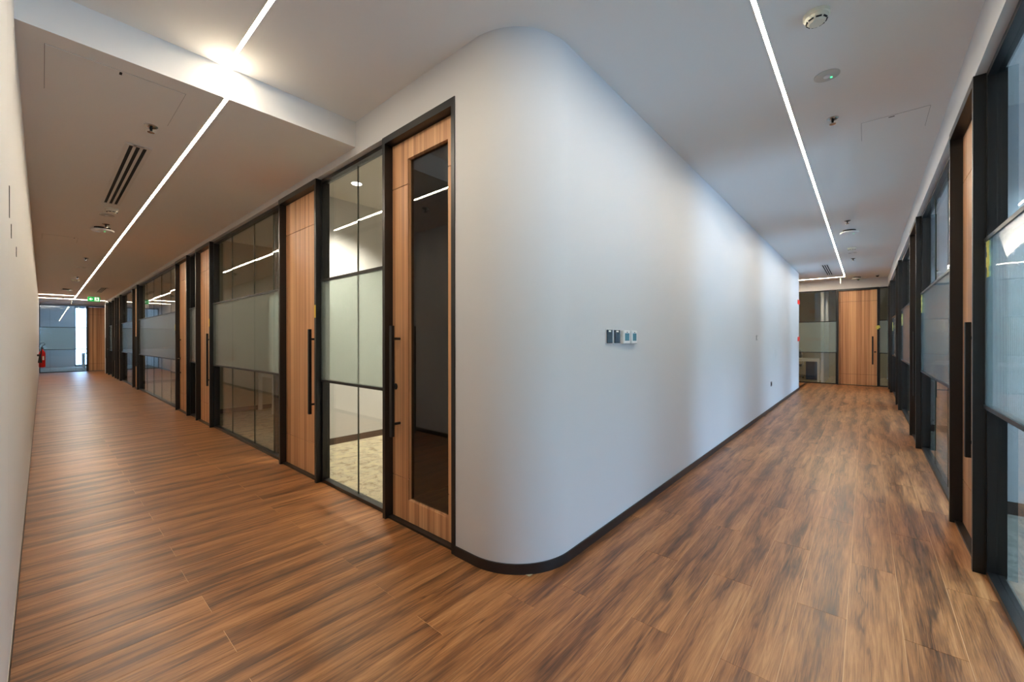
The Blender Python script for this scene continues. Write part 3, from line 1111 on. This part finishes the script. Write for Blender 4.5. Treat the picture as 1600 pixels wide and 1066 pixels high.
for z, lb in ((2.373, 'red tape patch at the end of the white wall, upper one'), (1.375, 'red tape patch at the end of the white wall, lower one')):
    t = MB()
    t.box(XB, XB + .003, YEND - .30, YEND + .002, z - .058, z + .058)
    t.box(XB - .16, XB + .003, YEND, YEND + .003, z - .058, z + .058)
    t.box(XB + .0015, XB + .012, YEND, YEND + .10, z - .05, z + .066)
    tag(t.build('tape_patch', M['redtape']), lb, 'tape', 'red tape patches on the wall corner')


# ------------------------------------------------------------------ yellow stickers on frames and glass
def sticker(w, s0, s1, d, z0, z1, mat, label, torn=False):
    if not torn:
        o = w.one('sticker', M[mat], None, s0, s1, d - .0015, d, z0, z1)
    else:
        mb = MB()
        n = 7
        for i in range(n):
            a = z0 + (z1 - z0) * i / n
            b = z0 + (z1 - z0) * (i + 1) / n
            c = (s0 + s1) / 2 + random.uniform(-.12, .12) * (s1 - s0)
            h = (s1 - s0) / 2 * random.uniform(.45, 1.0) * (1 - .5 * abs(i - n / 2) / n)
            w.box(mb, c - h, c + h, d - .0015, d, a, b)
        o = mb.build('sticker', M[mat])
    tag(o, label, 'sticker', 'yellow stickers on the partition')


sticker(WLft, -3.952, -3.922, -.006, 1.565, 1.685, 'yellow', 'yellow sticker on the black jamb of the nearest solid left door')
sticker(WLft, -7.682, -7.652, -.006, 1.565, 1.685, 'yellow', 'yellow sticker on the jamb beside the wide olive glass bay')
sticker(WLft, -10.144, -10.114, -.006, 1.545, 1.665, 'yellow', 'yellow sticker on the jamb before the long mirror-like bay')
sticker(WRgt, 3.40, 3.49, .037, 1.70, 1.90, 'paleyellow', 'torn yellow tape on the nearest right reeded glass', True)
sticker(WRgt, 6.95, 7.08, .037, 1.68, 1.90, 'paleyellow', 'torn yellow tape on the second right glass bay', True)
sticker(WRgt, 10.52, 10.70, .037, 1.62, 1.84, 'paleyellow', 'torn yellow tape on the third right glass bay', True)
sticker(WRgt, 14.02, 14.22, .037, 1.58, 1.80, 'paleyellow', 'torn yellow tape on the fourth right glass bay', True)
sticker(WFarR, .20, .33, -.006, 1.66, 1.77, 'paleyellow', 'yellow sticker on the right jamb of the far walnut door', True)

# ------------------------------------------------------------------ fire extinguisher on the left wall
exx, exy = -16.0, YE + .085
fe = empty('fire_extinguisher', (exx, exy, .66), 'red fire extinguisher with black hose on the cream wall', 'extinguisher')
cyl = MB().lathe([(.02, .66), (.05, .665), (.058, .68), (.058, 1.02), (.05, 1.06), (.03, 1.09), (.022, 1.10), (.022, 1.13)], (exx, exy, 0), 28).build('cylinder', M['red'], fe, smooth=True)
MB().lathe([(.024, 1.13), (.024, 1.17)], (exx, exy, 0), 16).build('valve', M['blackmetal'], fe, smooth=True)
MB().tube([(exx, exy - .01, 1.17), (exx + .01, exy + .01, 1.21), (exx + .02, exy + .05, 1.25), (exx + .02, exy + .03, 1.30), (exx + .02, exy - .03, 1.27), (exx + .03, exy - .05, 1.20)], .008).build('handle', M['blackmetal'], fe, smooth=True)
MB().tube([(exx + .03, exy, 1.15), (exx + .09, exy - .01, 1.12), (exx + .10, exy - .02, 1.0), (exx + .09, exy - .03, .92)], .012).build('hose', M['blackmetal'], fe, smooth=True)
MB().lathe([(.016, 1.0), (.02, .95), (.036, .82), (.036, .78)], (exx + .09, exy - .035, 0), 16).build('discharge_horn', M['blackmetal'], fe, smooth=True)
box('bracket', M['blackmetal'], exx - .03, exx + .03, YE, YE + .03, .95, 1.0, fe)
box('label', M['label'], exx + .052, exx + .0595, exy + .005, exy + .035, .85, .95, cyl)


# ------------------------------------------------------------------ furniture seen through the glass
def downlight(x, y, z, label, power=60, group='recessed round downlights', cool=False):
    root = empty('downlight', (x, y, z), label, 'downlight', group)
    MB().lathe([(.078, z), (.078, z - .004), (.062, z - .006)], (x, y, 0), 32).build('trim_ring', M['white'], root, smooth=True)
    MB().lathe([(.058, z - .006), (.056, z - .008)], (x, y, 0), 28).build('lens', M['lamp'], root)
    l = bpy.data.lights.new('downlight_lamp', 'SPOT')
    l.energy = power
    l.spot_size = R(120)
    l.spot_blend = .8
    l.shadow_soft_size = .05
    l.color = (.50, .76, 1) if cool else (1, .92, .78)
    lo = bpy.data.objects.new('downlight_lamp', l)
    col.objects.link(lo)
    lo.location = (0, 0, -.03)
    lo.parent = root


downlight(-4.53, 2.43, 3.2, 'round downlight in the room behind the two-pane left bay', 380)
downlight(-4.53, 4.3, 3.2, 'round downlight farther back in the same left room', 380)
downlight(-6.4, 5.2, 3.2, 'added unseen downlight brightening the room behind the wide olive bay', 130)  # extra lamp out of sight, added to lift the dark room
downlight(-12.5, 5.2, 3.2, 'added unseen downlight brightening the room behind the long left bay', 90)  # unseen fill lamp, added to brighten this room too
downlight(1.25, 4.1, ZC, 'added cool downlight brightening the nearest room on the right', 420, cool=True)  # added lamp, lights the divider so the near glass looks brighter
downlight(2.6, 2.6, ZC, 'added cool downlight brightening the middle of the nearest right room', 480, cool=True)  # second added lamp, raises the brightness behind the nearest glass
downlight(1.25, 7.8, ZC, 'added cool downlight brightening the second room on the right', 420, cool=True)  # added to brighten the interior behind the second bay
downlight(1.25, 11.4, ZC, 'added cool downlight brightening the third room on the right', 300, cool=True)  # added fill for a brighter third room
downlight(-.4, 17.2, ZC, 'round downlight behind the far walnut door', 60)


def table(x0, x1, y0, y1, h, label, group=None):
    root = empty('desk', ((x0 + x1) / 2, (y0 + y1) / 2, 0), label, 'table', group)
    box('desk_top', M['white'], x0, x1, y0, y1, h - .03, h, root, .004)
    for x in (x0, x1 - .06):
        for y in (y0, y1 - .06):
            box('leg', M['white'], x, x + .06, y, y + .06, .002, h - .03, root)
    box('rail', M['white'], x0 + .06, x1 - .06, y0 + .02, y0 + .05, h - .09, h - .03, root)
    return root


def office_chair(x, y, rz, label):
    root = empty('office_chair', (x, y, .002), label, 'chair')
    def add(mb, n, mt, sm=True):
        o = mb.build(n, M[mt], None, smooth=sm)
        o.parent = root
        return o
    for i in range(5):
        t = 2 * math.pi * i / 5
        arm = add(MB().tube([(0, 0, .10), (.15 * math.cos(t), .15 * math.sin(t), .085), (.28 * math.cos(t), .28 * math.sin(t), .065)], [.026, .02, .015], 8), 'base_arm', 'white')
        add(MB().lathe([(.028, -.012), (.028, .012)], (.28 * math.cos(t), .28 * math.sin(t), .03), 14, 'X'), 'castor', 'blackmetal').parent = arm
    add(MB().lathe([(.03, .09), (.03, .28), (.02, .28), (.02, .42)], (0, 0, 0), 16), 'gas_lift', 'blackmetal')
    add(MB().box(-.24, .24, -.24, .24, .42, .48), 'seat', 'meshgrey', False)
    add(MB().tube([(0, .22, .43), (0, .29, .5), (0, .28, .75), (0, .26, .95)], .02, 8), 'back_spine', 'white')
    add(MB().tube([(-.21, .25, .58), (-.23, .26, .8), (-.19, .24, 1.02), (.19, .24, 1.02), (.23, .26, .8), (.21, .25, .58), (-.21, .25, .58)], .014, 8), 'back_frame', 'white')
    add(MB().box(-.21, .21, .235, .25, .58, 1.01), 'back_mesh', 'meshgrey', False)
    for s in (-1, 1):
        add(MB().tube([(s * .24, .02, .45), (s * .29, .02, .50), (s * .29, .02, .66), (s * .29, .14, .68), (s * .29, -.12, .68)], .015, 8), 'armrest', 'white')
    root.rotation_euler = (0, 0, rz)
    return root


table(-9.0 + .06, -8.15, 2.75, 4.5, .74, 'white table standing behind the wide olive glass bay')
table(-2.7, -1.12, 16.35, 17.1, .74, 'white desk behind the glass left of the far door')
office_chair(-1.95, 17.62, R(0), 'grey office chair with white frame behind the far desk')
bs = box('desk_screen', M['blue'], -1.55, -1.12, 17.14, 17.17, .002, .73, bevel=.004)
tag(bs, 'blue panel standing behind the far white desk', 'panel')
table(1.6, 3.2, 6.6, 7.3, .74, 'white desk in the second room behind the right glass')
cb = empty('cabinet', (1.1, 8.35, 0), 'grey brown cabinet against the divider behind the second right bay', 'cabinet')
box('body', M['cabinet'], .95, 1.75, 8.10, 8.585, .002, 1.05, cb, .004)
box('cabinet_door', M['cabinet'], .955, 1.348, 8.082, 8.10, .02, 1.04, cb, .003)
box('cabinet_door', M['cabinet'], 1.352, 1.745, 8.082, 8.10, .02, 1.04, cb, .003)
table(-29.8, -28.6, 1.3, 2.0, .74, 'white desk by the window at the end of the left corridor')
